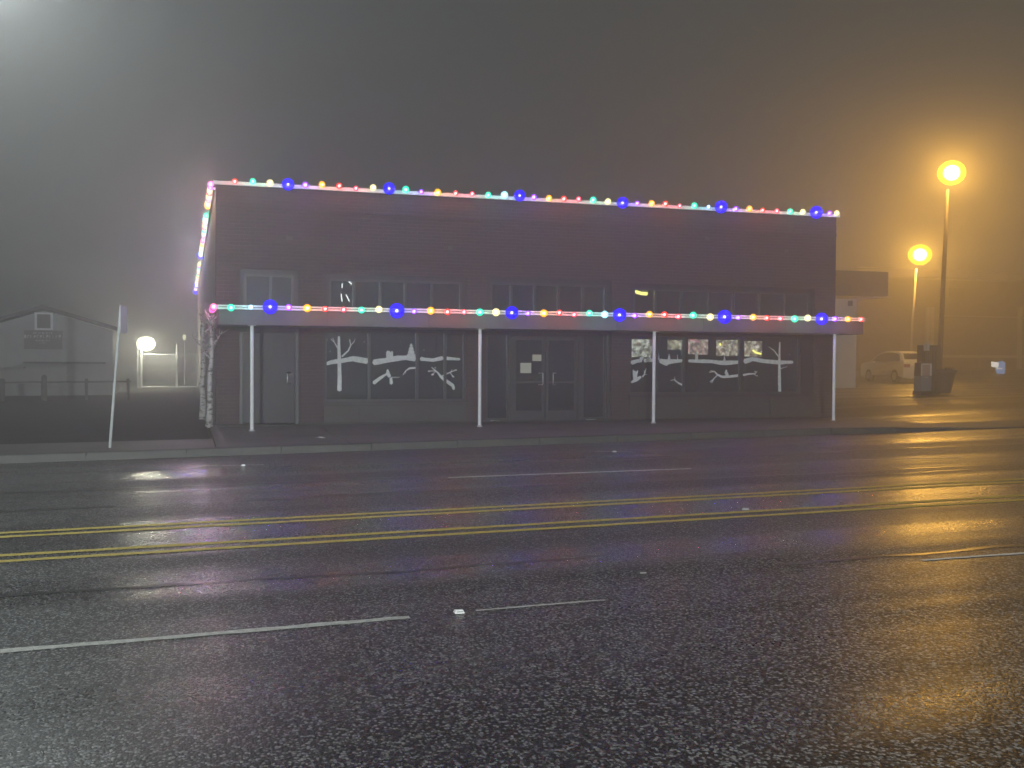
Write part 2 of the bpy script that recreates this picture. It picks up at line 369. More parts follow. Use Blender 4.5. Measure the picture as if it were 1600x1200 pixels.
bm = NB()
for u, v in ((452, 372), (704, 388), (1104, 372), (1228, 392)):          # small wall vents / weep plates
    a = onY(u, v, FY); bm = NB(); box(bm, a.x-.06, a.x+.06, FY-.012, FY-.0005, a.z-.04, a.z+.04); bmake('wall_vent', bm, M['dark'])
PY = FY + .12            # glass plane
def pane_set(parent, xl, xr, zb, zt, cuts, fr=.05, names='pane', yo=0):
    """frame grid mesh + one pane mesh for each light"""
    bm = NB(); y0, y1 = FY+.055+yo, FY+.16+yo
    xs = [xl] + cuts + [xr]
    box(bm, xl, xr, y0, y1, zt-fr, zt); box(bm, xl, xr, y0, y1, zb, zb+fr)
    for i, x in enumerate(xs):
        a = x if i == 0 else x-fr/2; b = x if i == len(xs)-1 else x+fr/2
        if i == 0: b = x+fr
        if i == len(xs)-1: a = x-fr
        box(bm, a, b, y0+.002, y1-.002, zb+fr, zt-fr)
    f = bmake('window', bm, M['frame'])
    for i in range(len(xs)-1):
        a = xs[i] + (fr if i == 0 else fr/2); b = xs[i+1] - (fr if i == len(xs)-2 else fr/2)
        bm = NB(); box(bm, a+.001, b-.001, PY+yo, PY+yo+.008, zb+fr+.001, zt-fr-.001); p = bmake('pane', bm, M['glass']); p.parent = f
    return f
CAN0 = 2.22; CAN1 = 2.42       # canopy thickness at the wall
TZ = 2.60
def U(*us): return [fx(u) for u in us]
W = []
for (xl, xr, zb, zt), cuts in zip(OP, (U(423), U(554, 595, 634, 676), U(800, 837, 874, 912), U(1026, 1067, 1108, 1148, 1188, 1227))):
    g = .10
    bm = NB(); box(bm, xl, xr, FY+.05, FY+.2, zt-g, zt); box(bm, xl, xl+g, FY+.05, FY+.2, TZ, zt-g); box(bm, xr-g, xr, FY+.05, FY+.2, TZ, zt-g); box(bm, xl, xr, FY+.05, FY+.2, CAN0-.03, TZ)
    bmake('transom_surround', bm, M['panel'])
    W.append(pane_set(bld, xl+g, xr-g, TZ, zt-g, cuts))
LT = CAN0 - .03
# opening 0: solid left door
xl, xr, zb, zt = OP[0]
bm = NB(); box(bm, xl, xl+.07, FY+.04, FY+.2, zb, LT); box(bm, xr-.07, xr, FY+.04, FY+.2, zb, LT); box(bm, xl+.07, xr-.07, FY+.04, FY+.2, LT-.08, LT); bmake('door_frame', bm, M['frame'])
bm = NB(); box(bm, xl+.075, xr-.075, FY+.09, FY+.14, zb+.02, LT-.085); dr = bmake('door', bm, M['panel'], bevel=.004)
def handle(x, z0, z1, side, par):
    bm = NB(); y = FY+.09; tube(bm, [(x+side*.09, y, z1), (x, y-.06, z1), (x, y-.07, z1-.02), (x, y-.07, z0+.02), (x, y-.06, z0), (x+side*.09, y, z0)], .013)
    h = bmake('handle', bm, M['steel'], smooth=True); h.parent = par
handle(fx(449), fz(450, 600), fz(450, 582), 1, dr)
# opening 1: left display window
xl, xr, zb, zt = OP[1]
wl = pane_set(bld, xl, xr, zb, LT, U(578, 653, 697), .055)
wl['label'] = 'left display window with a snowy tree, hills and birds painted on it'
bm = NB(); box(bm, xl-.04, xr+.04, FY-.05, FY-.002, zb-.06, zb-.01); bmake('window_sill', bm, M['bulkhead'])
bm = NB(); box(bm, xl, fx(560), FY-.022, FY-.003, SB+.025, zb-.075); box(bm, fx(561.5), xr, FY-.022, FY-.003, SB+.025, zb-.075); bmake('bulkhead_panel', bm, M['bulkhead'])
# opening 2: entry with two doors and sidelights
xl, xr, zb, zt = OP[2]
pane_set(bld, xl, fx(797), zb+.02, LT, [], .05); pane_set(bld, fx(911), xr, zb+.02, LT, [fx(947)], .045)
bm = NB(); box(bm, fx(797)+.002, fx(803), FY+.04, FY+.19, zb, LT); box(bm, fx(905), fx(911)-.002, FY+.04, FY+.19, zb, LT); box(bm, fx(803), fx(905), FY+.04, FY+.19, LT-.1, LT); bmake('door_frame', bm, M['frame'])
def glazed_door(ua, ub, hu, side):
    a, b = fx(ua), fx(ub); t = .075; z0 = zb+.015; z1 = LT-.105; y0, y1 = FY+.085, FY+.13
    bm = NB(); box(bm, a, a+t, y0, y1, z0, z1); box(bm, b-t, b, y0, y1, z0, z1); box(bm, a+t, b-t, y0, y1, z1-t, z1); box(bm, a+t, b-t, y0, y1, z0, z0+.22); box(bm, a+t, b-t, y0, y1, z0+.86, z0+.91)
    d = bmake('door', bm, M['frame'])
    for q0, q1 in ((z0+.221, z0+.859), (z0+.911, z1-t-.001)):
        bm = NB(); box(bm, a+t+.001, b-t-.001, y0+.018, y0+.026, q0, q1); p = bmake('pane', bm, M['glass']); p.parent = d
    handle(fx(hu), fz(hu, 601), fz(hu, 583), side, d); return d
d1 = glazed_door(803.5, 853.5, 849, -1); d2 = glazed_door(854.5, 904.5, 865, 1)
for (ua, ub, va, vb, yo) in ((815, 832, 567, 583, .1), (834, 848, 554, 564, .1)):      # paper notices taped on the left door
    a = onY(ua, va, FY); b = onY(ub, vb, FY); bm = NB(); box(bm, a.x, b.x, FY+.094, FY+.0955, b.z, a.z); n = bmake('notice', bm, mat('notice_paper', (.62, .62, .5), .8)); n.parent = d1
# opening 3: right display window
xl, xr, zb, zt = OP[3]
wr = pane_set(bld, xl, fx(1252), zb, LT, U(1029, 1071, 1158.5), .05)
wr['label'] = 'right display window with painted snow drifts, birds and a bare tree'
bm = NB(); box(bm, fx(1252)+.002, xr, FY+.03, FY+.2, zb, LT); box(bm, xl-.03, xr+.03, FY-.05, FY-.002, zb-.06, zb-.01); bmake('window_sill', bm, M['panel'])
bm = NB(); box(bm, xl, fx(1202), FY-.022, FY-.003, SB+.02, zb-.075); box(bm, fx(1204), xr, FY-.022, FY-.003, SB+.02, zb-.075); bmake('bulkhead_panel', bm, M['bulkhead'])

# painted winter scenes on the glass (flat paint skins)
def stroke(bm, conv, pts, sc):
    P3 = []
    for x, y, wd in pts:
        u, v = conv(x, y); q = onY(u, v, PY-.003); P3.append((Vector((q.x, q.z)), wd*sc*.43))
    # resample with smooth widths and a slight hand wobble
    Q = []
    for (p, a), (q, b) in zip(P3, P3[1:]):
        for k in range(4): t = k/4; Q.append((p.lerp(q, t), a+(b-a)*t))
    Q.append(P3[-1]); L, Rr = [], []
    for i, (p, a) in enumerate(Q):
        d = (Q[min(i+1, len(Q)-1)][0] - Q[max(i-1, 0)][0]).normalized(); n = Vector((-d.y, d.x)); a *= random.uniform(.93, 1.07)
        L.append(p+n*a); Rr.append(p-n*a)
    cap = []
    p, a = Q[-1]; d = (Q[-1][0]-Q[-2][0]).normalized()
    cap = [p+d*a*.6]
    p, a = Q[0]; d = (Q[0][0]-Q[1][0]).normalized(); cap0 = [p+d*a*.6]
    n = len(L)
    if P3[-1][1] > 4*P3[0][1]: cap = [Q[-1][0]]
    y0, y1 = PY-.003-random.uniform(0, .0008), PY-.0005
    va = [[bm.verts.new((p.x, y, p.y)) for p in L] for y in (y0, y1)]; vb = [[bm.verts.new((p.x, y, p.y)) for p in Rr] for y in (y0, y1)]
    ce = [bm.verts.new((cap[0].x, y, cap[0].y)) for y in (y0, y1)]; cs = [bm.verts.new((cap0[0].x, y, cap0[0].y)) for y in (y0, y1)]
    for i in range(n-1): bm.faces.new((va[0][i], va[0][i+1], vb[0][i+1], vb[0][i]))
    bm.faces.new((va[0][-1], ce[0], vb[0][-1])); bm.faces.new((vb[0][0], cs[0], va[0][0]))
    for A in (va, vb):
        for i in range(n-1): bm.faces.new((A[0][i], A[0][i+1], A[1][i+1], A[1][i]))
def paint(parent, conv, sc, strokes, lab):
    bm = NB()
    for s in strokes: stroke(bm, conv, s, sc)
    o = bmake('snow_painting', bm, M['snow']); o.parent = parent; o['label'] = lab
c8 = lambda x, y: (480+x/6.154, 500+y/6.156); s8 = 1/6.154/70
c4 = lambda x, y: (960+x/5.333, 510+y/5.333); s4 = 1/5.333/65
def fir(x, y, hgt, wd):
    n = 4; out = [[(x, y-hgt, 3), (x, y, wd*.25)]]
    for k in range(n):
        yb = y - hgt + hgt*(k+1)/n*.95; out.append([(x, yb-hgt/n*.8, wd*.16*(k+.6)), (x, yb, wd*(k+1.9)/(n+.2))])
    return out
def dot(x, y, r=7): return [(x-r*.6, y, r), (x+r*.6, y, r)]
paint(wl, c8, s8, [[(305, 160, 24), (305, 250, 32), (308, 380, 40), (312, 550, 44), (310, 675, 50)], [(288, 262, 14), (262, 215, 9), (228, 183, 6)], [(262, 215, 8), (245, 170, 5)], [(335, 350, 20), (395, 295, 17), (418, 245, 12), (408, 185, 7)], [(418, 245, 10), (455, 205, 7)], [(448, 212, 6), (462, 180, 4)],
    [(175, 425, 30), (235, 405, 46), (330, 392, 48), (440, 372, 55), (575, 395, 66)], dot(220, 300), dot(548, 210), dot(190, 190, 4)], 'white bare tree on a snow bank')
paint(wl, c8, s8, [[(640, 408, 62), (760, 388, 58), (870, 368, 62), (950, 362, 50), (1035, 370, 66)], [(775, 305, 44), (790, 345, 70), (795, 380, 84)], [(815, 305, 26), (815, 350, 30)]] + fir(1000, 345, 122, 95) + [
    [(640, 605, 40), (700, 560, 36), (745, 530, 24), (775, 520, 14)], [(772, 478, 18), (775, 505, 38), (790, 545, 40)], [(805, 560, 28), (808, 612, 34)], [(730, 545, 10), (770, 505, 8)], [(805, 552, 8), (890, 550, 4)],
    [(1038, 460, 22), (985, 464, 22), (945, 490, 10), (922, 528, 6)], [(950, 490, 6), (945, 520, 4)], dot(900, 210, 4)], 'white hill with a fir and a bird on a log')
paint(wl, c8, s8, [[(1095, 372, 48), (1130, 378, 36), (1210, 386, 40), (1300, 366, 46)], dot(1122, 290)], 'white snow drift below a star')
paint(wl, c8, s8, [[(1325, 366, 44), (1380, 372, 34), (1465, 378, 30)]], 'white end of the snow drift')
paint(wl, c8, s8, [[(1408, 665, 30), (1400, 630, 36), (1345, 592, 38), (1345, 592, 38)], [(1345, 592, 38), (1330, 580, 34)], ], 'white curved foot of a tree trunk')
paint(wl, c8, s8, [[(1318, 575, 34), (1285, 545, 28), (1255, 505, 18), (1195, 455, 7)], [(1240, 490, 12), (1175, 490, 9)], dot(1172, 492, 14), dot(1205, 525, 16), dot(1232, 460, 10), [(1235, 495, 8), (1205, 522, 7)],
    [(1290, 548, 18), (1310, 530, 16)]], 'white tree branch with buds')
paint(wl, c8, s8, [[(1325, 525, 18), (1370, 505, 14), (1430, 480, 8)], [(1375, 508, 10), (1402, 542, 8)], dot(1404, 545, 14), dot(1428, 482, 14), [(1385, 498, 8), (1392, 472, 5)], [(1330, 480, 26), (1326, 508, 30)]], 'white branch with a small bird')
paint(wr, c4, s4, [[(145, 302, 42), (190, 288, 34), (225, 285, 34)], [(215, 272, 26), (235, 262, 34)], [(142, 465, 18), (180, 445, 36), (220, 420, 22)], [(175, 440, 40), (172, 400, 50), (165, 375, 30)], [(160, 385, 12), (156, 360, 8)], [(188, 390, 18), (192, 368, 12)]], 'white snow bank and a fox shape')
paint(wr, c4, s4, [[(235, 420, 16), (250, 400, 12), (265, 350, 6)], [(250, 400, 9), (272, 400, 5)], [(252, 395, 8), (248, 365, 5)], [(250, 285, 34), (300, 282, 32), (355, 282, 38)], [(275, 268, 24), (300, 262, 20)], ], 'white twig and drift')
paint(wr, c4, s4, [[(380, 285, 42), (425, 300, 58), (470, 292, 44), (565, 286, 28)], [(430, 315, 30), (440, 325, 14)]] + fir(362, 275, 92, 34) + fir(456, 282, 54, 34) + [[(526, 235, 6), (526, 280, 12)],
    [(572, 492, 18), (530, 470, 14), (500, 445, 8), (468, 450, 5)], [(505, 445, 7), (503, 418, 4)]], 'white drift with firs and a twig')
paint(wr, c4, s4, [[(620, 287, 28), (720, 290, 36), (810, 292, 34), (880, 302, 42), (930, 304, 44), (1030, 298, 32)], [(916, 250, 10), (918, 290, 26)],
    [(1030, 410, 28), (960, 418, 26), (895, 420, 24), (855, 400, 16), (835, 375, 10), (790, 382, 7)], [(858, 408, 10), (825, 438, 10), (812, 468, 12)], [(838, 378, 8), (800, 368, 5)], [(828, 440, 8), (796, 462, 6)], [(932, 362, 14), (930, 385, 30), (945, 408, 30)], [(685, 225, 26), (685, 275, 34)]], 'white drift and a bird on a branch')
paint(wr, c4, s4, [[(1085, 292, 48), (1150, 272, 44), (1250, 290, 36), (1375, 300, 42), (1485, 298, 28)], [(1378, 132, 14), (1375, 260, 24), (1375, 420, 32), (1378, 540, 36)], [(1366, 250, 12), (1330, 200, 8), (1283, 170, 4)], [(1385, 352, 8), (1440, 335, 5)],
    [(1075, 405, 22), (1120, 396, 18), (1168, 395, 10), (1190, 375, 6)], [(1168, 400, 9), (1188, 415, 7)], dot(1172, 375, 9), dot(1190, 412, 9), dot(1460, 235, 5)], 'white bare tree rising from a drift')

# canopy over the pavement on white posts
CY = 21.0; cl = X0; cr = onY(1349, 500, CY).x
FZ1 = fz(800, 489.5, CY) - .03; FZ0 = FZ1 - .30
bm = NB(); box(bm, cl, cr, CY, CY+.12, FZ0, FZ1); box(bm, cl, cl+.12, CY+.12, FY-.003, FZ0, FZ1); box(bm, cr-.12, cr, CY+.12, FY-.003, FZ0, FZ1)
can = bmake('canopy', bm, M['stucco'], bevel=.006); can['label'] = 'flat grey canopy along the whole shop front'
bm = NB()
for k in range(1, 7):
    bm = NB(); box(bm, cl+(cr-cl)*k/7-.012, cl+(cr-cl)*k/7+.012, CY-.006, CY-.0005, FZ0+.004, FZ1-.004); o = bmake('fascia_joint', bm, M['soffit']); o.parent = can
bm = NB(); box(bm, cl+.121, cr-.121, CY+.121, FY-.004, FZ0+.02, FZ0+.06); o = bmake('soffit', bm, M['soffit']); o.parent = can
bm = NB(); box(bm, cl+.121, cr-.121, CY+.121, FY-.004, FZ1-.09, FZ1-.04); o = bmake('canopy_deck', bm, M['roofing']); o.parent = can
bm = NB(); box(bm, cl-.03, cr+.03, CY-.05, CY+.14, FZ1+.001, FZ1+.085); box(bm, cl-.03, cl+.13, CY+.142, FY-.004, FZ1+.001, FZ1+.085); o = bmake('edge_flashing', bm, M['coping'], bevel=.006); o.parent = can
for u, v in ((393.5, 678), (749.5, 669), (1021.5, 660), (1303, 655)):
    x = onY(u, 600, CY+.1).x; g = S(x, CY+.1)
    zb = min(g, onY(u, v, CY+.1).z)
    bm = NB(); lathe(bm, (x, CY+.1, 0), [(.036, zb-.02), (.036, FZ0+.004)], 14)
    o = bmake('post', bm, M['white'], smooth=False); o.parent = can
    bm = NB(); box(bm, x-.075, x+.075, CY+.025, CY+.175, FZ0-.012, FZ0-.001); o = bmake('post_bracket', bm, M['galv']); o.parent = can
    bm = NB(); lathe(bm, (x, CY+.1, 0), [(.062, g), (.062, g+.02), (.04, g+.035)], 14); o = bmake('post_foot', bm, M['galv']); o.parent = can

# ------------------------------------------------------------------ the strings of coloured bulbs
BC = {'T': (.0, .70, .42), 'W': (.75, .66, .30), 'B': (.01, .0, 1), 'V': (.30, .02, 1), 'Y': (1, .42, .0), 'R': (1, .02, .015), 'C': (1, .0, .06), 'I': (.35, .85, 1), 'i': (.15, .6, 1), 'P': (1, .15, .5)}
RADI = {'B': .145, 'T': .08, 'W': .08, 'Y': .08, 'R': .066, 'C': .058, 'V': .064, 'I': .08, 'i': .045, 'P': .065}
PW = {'B': 11, 'T': 4, 'W': 3.6, 'Y': 4, 'R': 4.4, 'C': 4.6, 'V': 5.5, 'I': 4, 'i': 1.5, 'P': 5}
BM = {k: bloom_shell('bulb_bloom_'+n, BC[k], {'B': 2.2, 'V': 2.8}.get(k, 2.8)) for k, n in zip('TWBVYRCIiP', ('teal', 'warm', 'blue', 'violet', 'amber', 'red', 'crimson', 'ice', 'pale_blue', 'pink'))}
CORE = emis('bulb_core', (1, .97, .95), 30)
def gm(r, seg, tip=False):
    bm = NB(); ball(bm, (0, 0, 0), r, seg)
    for v in bm.verts:
        if tip and v.co.z > 0: v.co.z *= 1.0 + .35*(v.co.z/r)**2
    me = bpy.data.meshes.new('bulb'); bm.to_mesh(me); bm.free()
    for p in me.polygons: p.use_smooth = True
    return me
GM = {}
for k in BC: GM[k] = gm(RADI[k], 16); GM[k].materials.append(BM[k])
COREM = gm(.03, 10); COREM.materials.append(CORE); CAPM = gm(.016, 8); CAPM.materials.append(M['black'])
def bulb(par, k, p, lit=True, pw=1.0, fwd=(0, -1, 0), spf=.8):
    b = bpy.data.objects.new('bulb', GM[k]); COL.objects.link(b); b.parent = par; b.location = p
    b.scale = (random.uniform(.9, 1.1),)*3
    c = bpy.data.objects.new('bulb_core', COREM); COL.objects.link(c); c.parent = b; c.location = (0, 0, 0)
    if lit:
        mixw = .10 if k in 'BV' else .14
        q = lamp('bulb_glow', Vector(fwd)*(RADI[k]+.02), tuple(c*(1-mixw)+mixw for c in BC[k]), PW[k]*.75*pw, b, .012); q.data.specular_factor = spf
def string(name, loc, lab):
    return thing(name, loc, lab, 'light string')
def cable(par, pts, sag=.012):
    bm = NB(); tube(bm, pts, .008, 6); make('cable', bm, M['black'], par)
TOPS = '367R 395T 422W 450B 477V 503Y 530R 556C 583W 608B 634T 658V 684Y 712R 738C 763T 788I 812B 834V 858Y 881R 904C 927T 950W 973B 996V 1018Y 1040R 1062C 1085T 1107i 1127B 1150V 1171Y 1192R 1214C 1235T 1255W 1276B 1296V 1308W'
BOTS = '361T 392i 422B 451V 480Y 508R 537C 565T 592W 620B 647V 673Y 699R 725C 750T 775W 800B 825V 850Y 874R 897C 921T 945I 968B 992V 1015Y 1038R 1060C 1083T 1110W 1132B 1154V 1177Y 1198R 1220C 1242T 1262W 1284B 1305V 1325Y 1346R'
sy = FY-.12; sz = TOP+.085
s1 = string('light_string', (X0, sy, sz), 'string of coloured bulbs along the front roof edge of the brick building')
cable(s1, [(-.04, 0, 0)] + [(x, .02, .0) for x in rng(.2, X1-X0, 30)])
for tok in TOPS.split():
    u, k = int(tok[:-1]), tok[-1]; x = onY(u, 310, sy).x - X0; bulb(s1, k, (x, random.uniform(-.01, .01), random.uniform(-.022, .02)))
s2 = string('light_string', (X0, CY-.09, FZ1+.045), 'string of coloured bulbs along the front edge of the canopy on posts')
cable(s2, [(x, .02, 0) for x in rng(0, cr-cl, 30)])
for tok in BOTS.split():
    u, k = int(tok[:-1]), tok[-1]; x = onY(u, 490, CY-.09).x - X0; bulb(s2, k, (x, random.uniform(-.01, .01), random.uniform(-.022, .02)))
s3 = string('light_string', (X0-.10, FY, TOP+.0), 'string of bright pink and white bulbs running back along the left roof edge')
cable(s3, [(.03, y, 0) for y in rng(-.1, BACK-FY-.5, 40)])
seq = 'PVWRWPCWYWPVTWIWPWVCTWWPWIPVWYWIWWIWIWB'
y = .0; i = 0
while y < 37.5:
    gap = (3.6 < y < 5.0) or (9.8 < y < 10.9) or (17 < y < 19)
    if not gap:
        bulb(s3, seq[int(i) % len(seq)] if y < 36 else 'B', (0, y, random.uniform(-.015, .015)), lit=(i % 2 == 0), pw=5.0, fwd=(-1, 0, .1), spf=.15)
    y += .42; i += 1
s4 = string('light_string', (X0-.08, CY, FZ1+.045), 'short string of pink and red bulbs on the left return of the canopy')
cable(s4, [(.03, y, 0) for y in rng(-.05, 1.9, 6)])
for i in range(6): bulb(s4, 'PRPVPC'[i], (-.01, .02+i*.34, 0), pw=.5, fwd=(-1, 0, 0))

# reflections in the panes, imitated by glowing tubes and boards behind the glass
WHITE_STREAK = emis('white_reflection', (1, 1, .95), 7); YELLOW_STREAK = emis('yellow_reflection', (1, .85, .2), 9)
def reflection_tube(name, pts, r, m, lab, cat, Y=FY+.35):  # glowing tube that imitates a bright reflection in the pane
    q = [onY(u, v, Y) for u, v in pts]; t = thing(name, q[0], lab, cat)
    bm = NB(); tube(bm, [p-q[0] for p in q], r, 8); make('streak_tube', bm, m, t, smooth=True)
    bm = NB(); tube(bm, [Vector((0, .05, .03)), Vector((0, .05, .10))], .006, 6); tube(bm, [q[-1]-q[0]+Vector((0, .0, 0)), q[-1]-q[0]+Vector((0, .05, .10))], .005, 6); make('streak_hanger', bm, M['dark'], t)
reflection_tube('reflection_streak', [(538.5, 434), (544, 439), (549.5, 444)], .013, WHITE_STREAK, 'slanting white reflection, built as a glowing tube, highest in the second upper window from the left', 'imitated reflection')
reflection_tube('reflection_streak', [(534.5, 443), (534.5, 450)], .010, WHITE_STREAK, 'tiny upright white reflection, built as a glowing tube, left of the slanting one in the second upper window', 'imitated reflection')
reflection_tube('reflection_streak', [(533, 459), (534.5, 471)], .011, WHITE_STREAK, 'left leg of the pair of white reflections, built as glowing tubes, just above the canopy', 'imitated reflection')
reflection_tube('reflection_streak', [(540.5, 460), (546, 471)], .011, WHITE_STREAK, 'right leg of the pair of white reflections, built as glowing tubes, just above the canopy', 'imitated reflection')
reflection_tube('reflection_curve', [(989, 452), (994, 456), (1002, 458.5), (1011, 459)], .04, YELLOW_STREAK, 'curved yellow reflection, built as a glowing tube, in the right-hand upper window', 'lamp')
def picture(ua, va, ub, vb, seed, lab, tint):  # glowing patterned board that stands in for a reflection in the glass
    m = bpy.data.materials.new('reflection_image'); m.use_nodes = True; q = N(m)
    v = q.n('ShaderNodeTexWave'); v.inputs['Scale'].default_value = 3.5; v.inputs['Distortion'].default_value = 9; v.inputs['Detail'].default_value = 3; v.inputs['Detail Scale'].default_value = 2.2
    g = q.n('ShaderNodeNewGeometry'); mp = q.n('ShaderNodeMapping'); mp.inputs['Location'].default_value = (seed*3.1, 0, seed); mp.inputs['Rotation'].default_value = (0, seed, 0); q.l(g.outputs['Position'], mp.inputs[0]); q.l(mp.outputs[0], v.inputs['Vector'])
    f = q.noise(9, mp.outputs[0], 4, .7)
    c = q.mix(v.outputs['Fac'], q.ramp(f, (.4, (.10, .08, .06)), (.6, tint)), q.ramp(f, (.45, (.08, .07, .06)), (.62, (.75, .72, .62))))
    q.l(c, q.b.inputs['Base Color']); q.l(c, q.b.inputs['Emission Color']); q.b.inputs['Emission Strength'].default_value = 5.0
    Y = FY+.34; a, b = onY(ua, va, Y), onY(ub, vb, Y); t = thing('reflection_board', ((a.x+b.x)/2, Y, b.z), lab, 'display'); w_ = (b.x-a.x)/2; h_ = a.z-b.z
    bm = NB(); box(bm, -w_, w_, 0, .02, 0, h_); make('reflection_face', bm, m, t)
    bm = NB(); box(bm, -w_-.02, -w_-.001, -.01, .03, -.02, h_+.02); box(bm, w_+.001, w_+.02, -.01, .03, -.02, h_+.02); box(bm, -w_, w_, -.01, .03, -.02, -.001); make('reflection_edge', bm, M['dark'], t)
picture(987, 530, 1018, 558, 1.0, 'glowing stand-in for a pale cluttered reflection at the far left of the right display window', (.5, .5, .4))
picture(1043, 531, 1066, 546, 2.3, 'glowing stand-in for a small reflection with a yellow streak right of the third canopy post', (.45, .4, .2))
picture(1075, 530, 1106, 554, 3.7, 'glowing stand-in for a pink-edged reflection in the middle of the right display window', (.55, .25, .22))
picture(1119, 531, 1154, 556, 5.2, 'glowing stand-in for a brown reflection with pale curls left of the rightmost pane', (.5, .35, .22))
picture(1163, 533, 1190, 557, 6.1, 'glowing stand-in for a brown reflection with slanting stripes in the rightmost pane', (.5, .36, .22))
reflection_tube('reflection_streak', [(1176, 547), (1181, 551), (1189, 553)], .022, YELLOW_STREAK, 'short yellow reflection, built as a glowing tube, before the striped one in the rightmost pane', 'imitated reflection', FY+.30)
reflection_tube('reflection_streak', [(1077, 530.5), (1085, 531.5), (1092, 534)], .012, emis('pink_reflection', (1, .25, .35), 2.5), 'thin pink reflection, built as a glowing tube, over the middle one of the right display window', 'imitated reflection', FY+.30)
reflection_tube('reflection_streak', [(1125, 536), (1126, 540)], .018, YELLOW_STREAK, 'small yellow bulb-like reflection, built as a glowing tube, over the brown one with curls', 'imitated reflection', FY+.30)

# ------------------------------------------------------------------ birch trees at the left corner
def birch(name, x, y, hgt, r, lean, lab, seed):
    rd = random.Random(seed); t = thing(name, (x, y, S(x, y)-.02), lab, 'tree', 'birch trees at the left corner of the building')
    bm = NB(); pts = [(lean*k/8*hgt + rd.uniform(-.015, .015), rd.uniform(-.02, .02), hgt*k/8) for k in range(9)]
    tube(bm, pts, [r*(1.25 if k == 0 else 1 - .55*k/8) for k in range(9)], 10); tr = make('trunk', bm, M['bark'], t, smooth=True)
    bm = NB()
    for k in range(11):
        h = hgt*rd.uniform(.62, 1.0); a = rd.uniform(0, 6.28); L = rd.uniform(.15, .36); i = h/hgt*8; j = int(i)
        b = Vector(pts[min(j, 8)]); b.z = h; d = Vector((math.cos(a)*.6, math.sin(a)*.5, rd.uniform(.5, 1.0))).normalized()
        q = [b, b+d*L*.5+Vector((0, 0, -.01)), b+d*L+Vector((0, 0, .05))]; tube(bm, q, [r*.32, r*.22, .006], 6)
        for _ in range(3):
            s = q[1].lerp(q[2], rd.random()); e = s + Vector((rd.uniform(-1, 1), rd.uniform(-1, 1), rd.uniform(.2, 1))).normalized()*rd.uniform(.1, .24); tube(bm, [s, e], [.008, .003], 5)
    make('branches', bm, M['bark'], t, smooth=True)
birch('birch_tree', .46, 22.6, 2.3, .07, .02, 'nearer white birch with dark bark marks against the building corner', 3)
birch('birch_tree', .36, 25.2, 2.25, .08, .0, 'farther white birch behind the corner one beside the long side wall', 5)

# ------------------------------------------------------------------ left: sign, gate, lamp, house
sp = Vector((-1.20, 18.35, S(-1.2, 18.35)))
top = onY(188.5, 478, 18.2)
t = thing('street_sign', sp, 'leaning grey pole with a narrow sign seen edge-on above the vacant lot kerb', 'sign')
bm = NB(); d = top - sp; n = 16
tube(bm, [Vector((0, 0, -.02)), d*.5, d], .023, 8); make('pole', bm, M['galv'], t)
bm = NB(); c = d*1.0; pl = Vector((math.sin(R(12)), math.cos(R(12)), 0))
def slab(bm, c, ax, hw, h0, h1, th):
    n = ax.cross(Vector((0, 0, 1))).normalized()
    v = [bm.verts.new(c + ax*a + n*b + Vector((0, 0, z))) for z in (h0, h1) for a, b in ((-hw, -th), (hw, -th), (hw, th), (-hw, th))]
    for f in ((3, 2, 1, 0), (4, 5, 6, 7), (0, 1, 5, 4), (1, 2, 6, 5), (2, 3, 7, 6), (3, 0, 4, 7)): bm.faces.new([v[i] for i in f])
ax = Vector((math.cos(R(38+35)), math.sin(R(38+35)), 0))
slab(bm, c + Vector((.045, -.03, 0)), ax, .15, -.44, .0, .004); make('sign_plate', bm, M['white'], t)
bm = NB(); ball(bm, c + Vector((.02, -.03, -.07)), .014, 8); ball(bm, c + Vector((.02, -.03, -.36)), .014, 8); make('bolt', bm, M['galv'], t)

GY = 53.0
ga, gb = atdepth(216, GY, .1), atdepth(309, GY, .1)
t = thing('chain_link_gate', (ga.x, GY, S(ga.x, GY)), 'double mesh gate closing the alley between the house and the long side wall', 'gate')
wd = gb.x-ga.x; zt = onY(260, 557, GY).z
for nm, a, b in (('gate_leaf', 0, wd*.64), ('gate_leaf', wd*.64, wd)):
    bm = NB()
    tube(bm, [(a+.03, 0, .05), (b-.03, 0, .05), (b-.03, 0, zt), (a+.03, 0, zt), (a+.03, 0, .05)], .028, 6)
    k = a
    while k < b: # woven wire
        for s in (1, -1):
            z0 = .05; L = zt-.05; x0 = k if s > 0 else k+L; p0 = Vector((x0, .0, z0)); p1 = Vector((x0+s*L, 0, z0+L))
            lo, hi = sorted((p0.x, p1.x))
            f0 = max(0, (a+.03-p0.x)/(s*L) if s > 0 else (p0.x-(b-.03))/L); f1 = min(1, ((b-.03)-p0.x)/L if s > 0 else (p0.x-(a+.03))/L)
            if f1 > f0: tube(bm, [p0.lerp(p1, f0), p0.lerp(p1, f1)], .0035, 3, cap=False)
        k += .12
    make(nm, bm, M['galv'], t)
bm = NB(); tube(bm, [(0, 0, -.1), (0, 0, zt+.1)], .045, 8); make('gate_post', bm, M['galv'], t)
bm = NB(); tube(bm, [(wd*.64, .03, -.1), (wd*.64, .03, zt+.5)], .03, 8); make('gate_post', bm, M['galv'], t)

def solve(u, v, Y=30):       # ground point under a picture point
    d = ray(u, v)
    for _ in range(60):
        t = Y/d.y; z = S(d.x*t, Y); t = (z-H)/d.z; Y = .5*Y + .5*d.y*t
    return Vector((d.x*Y/d.y, Y, S(d.x*Y/d.y, Y)))

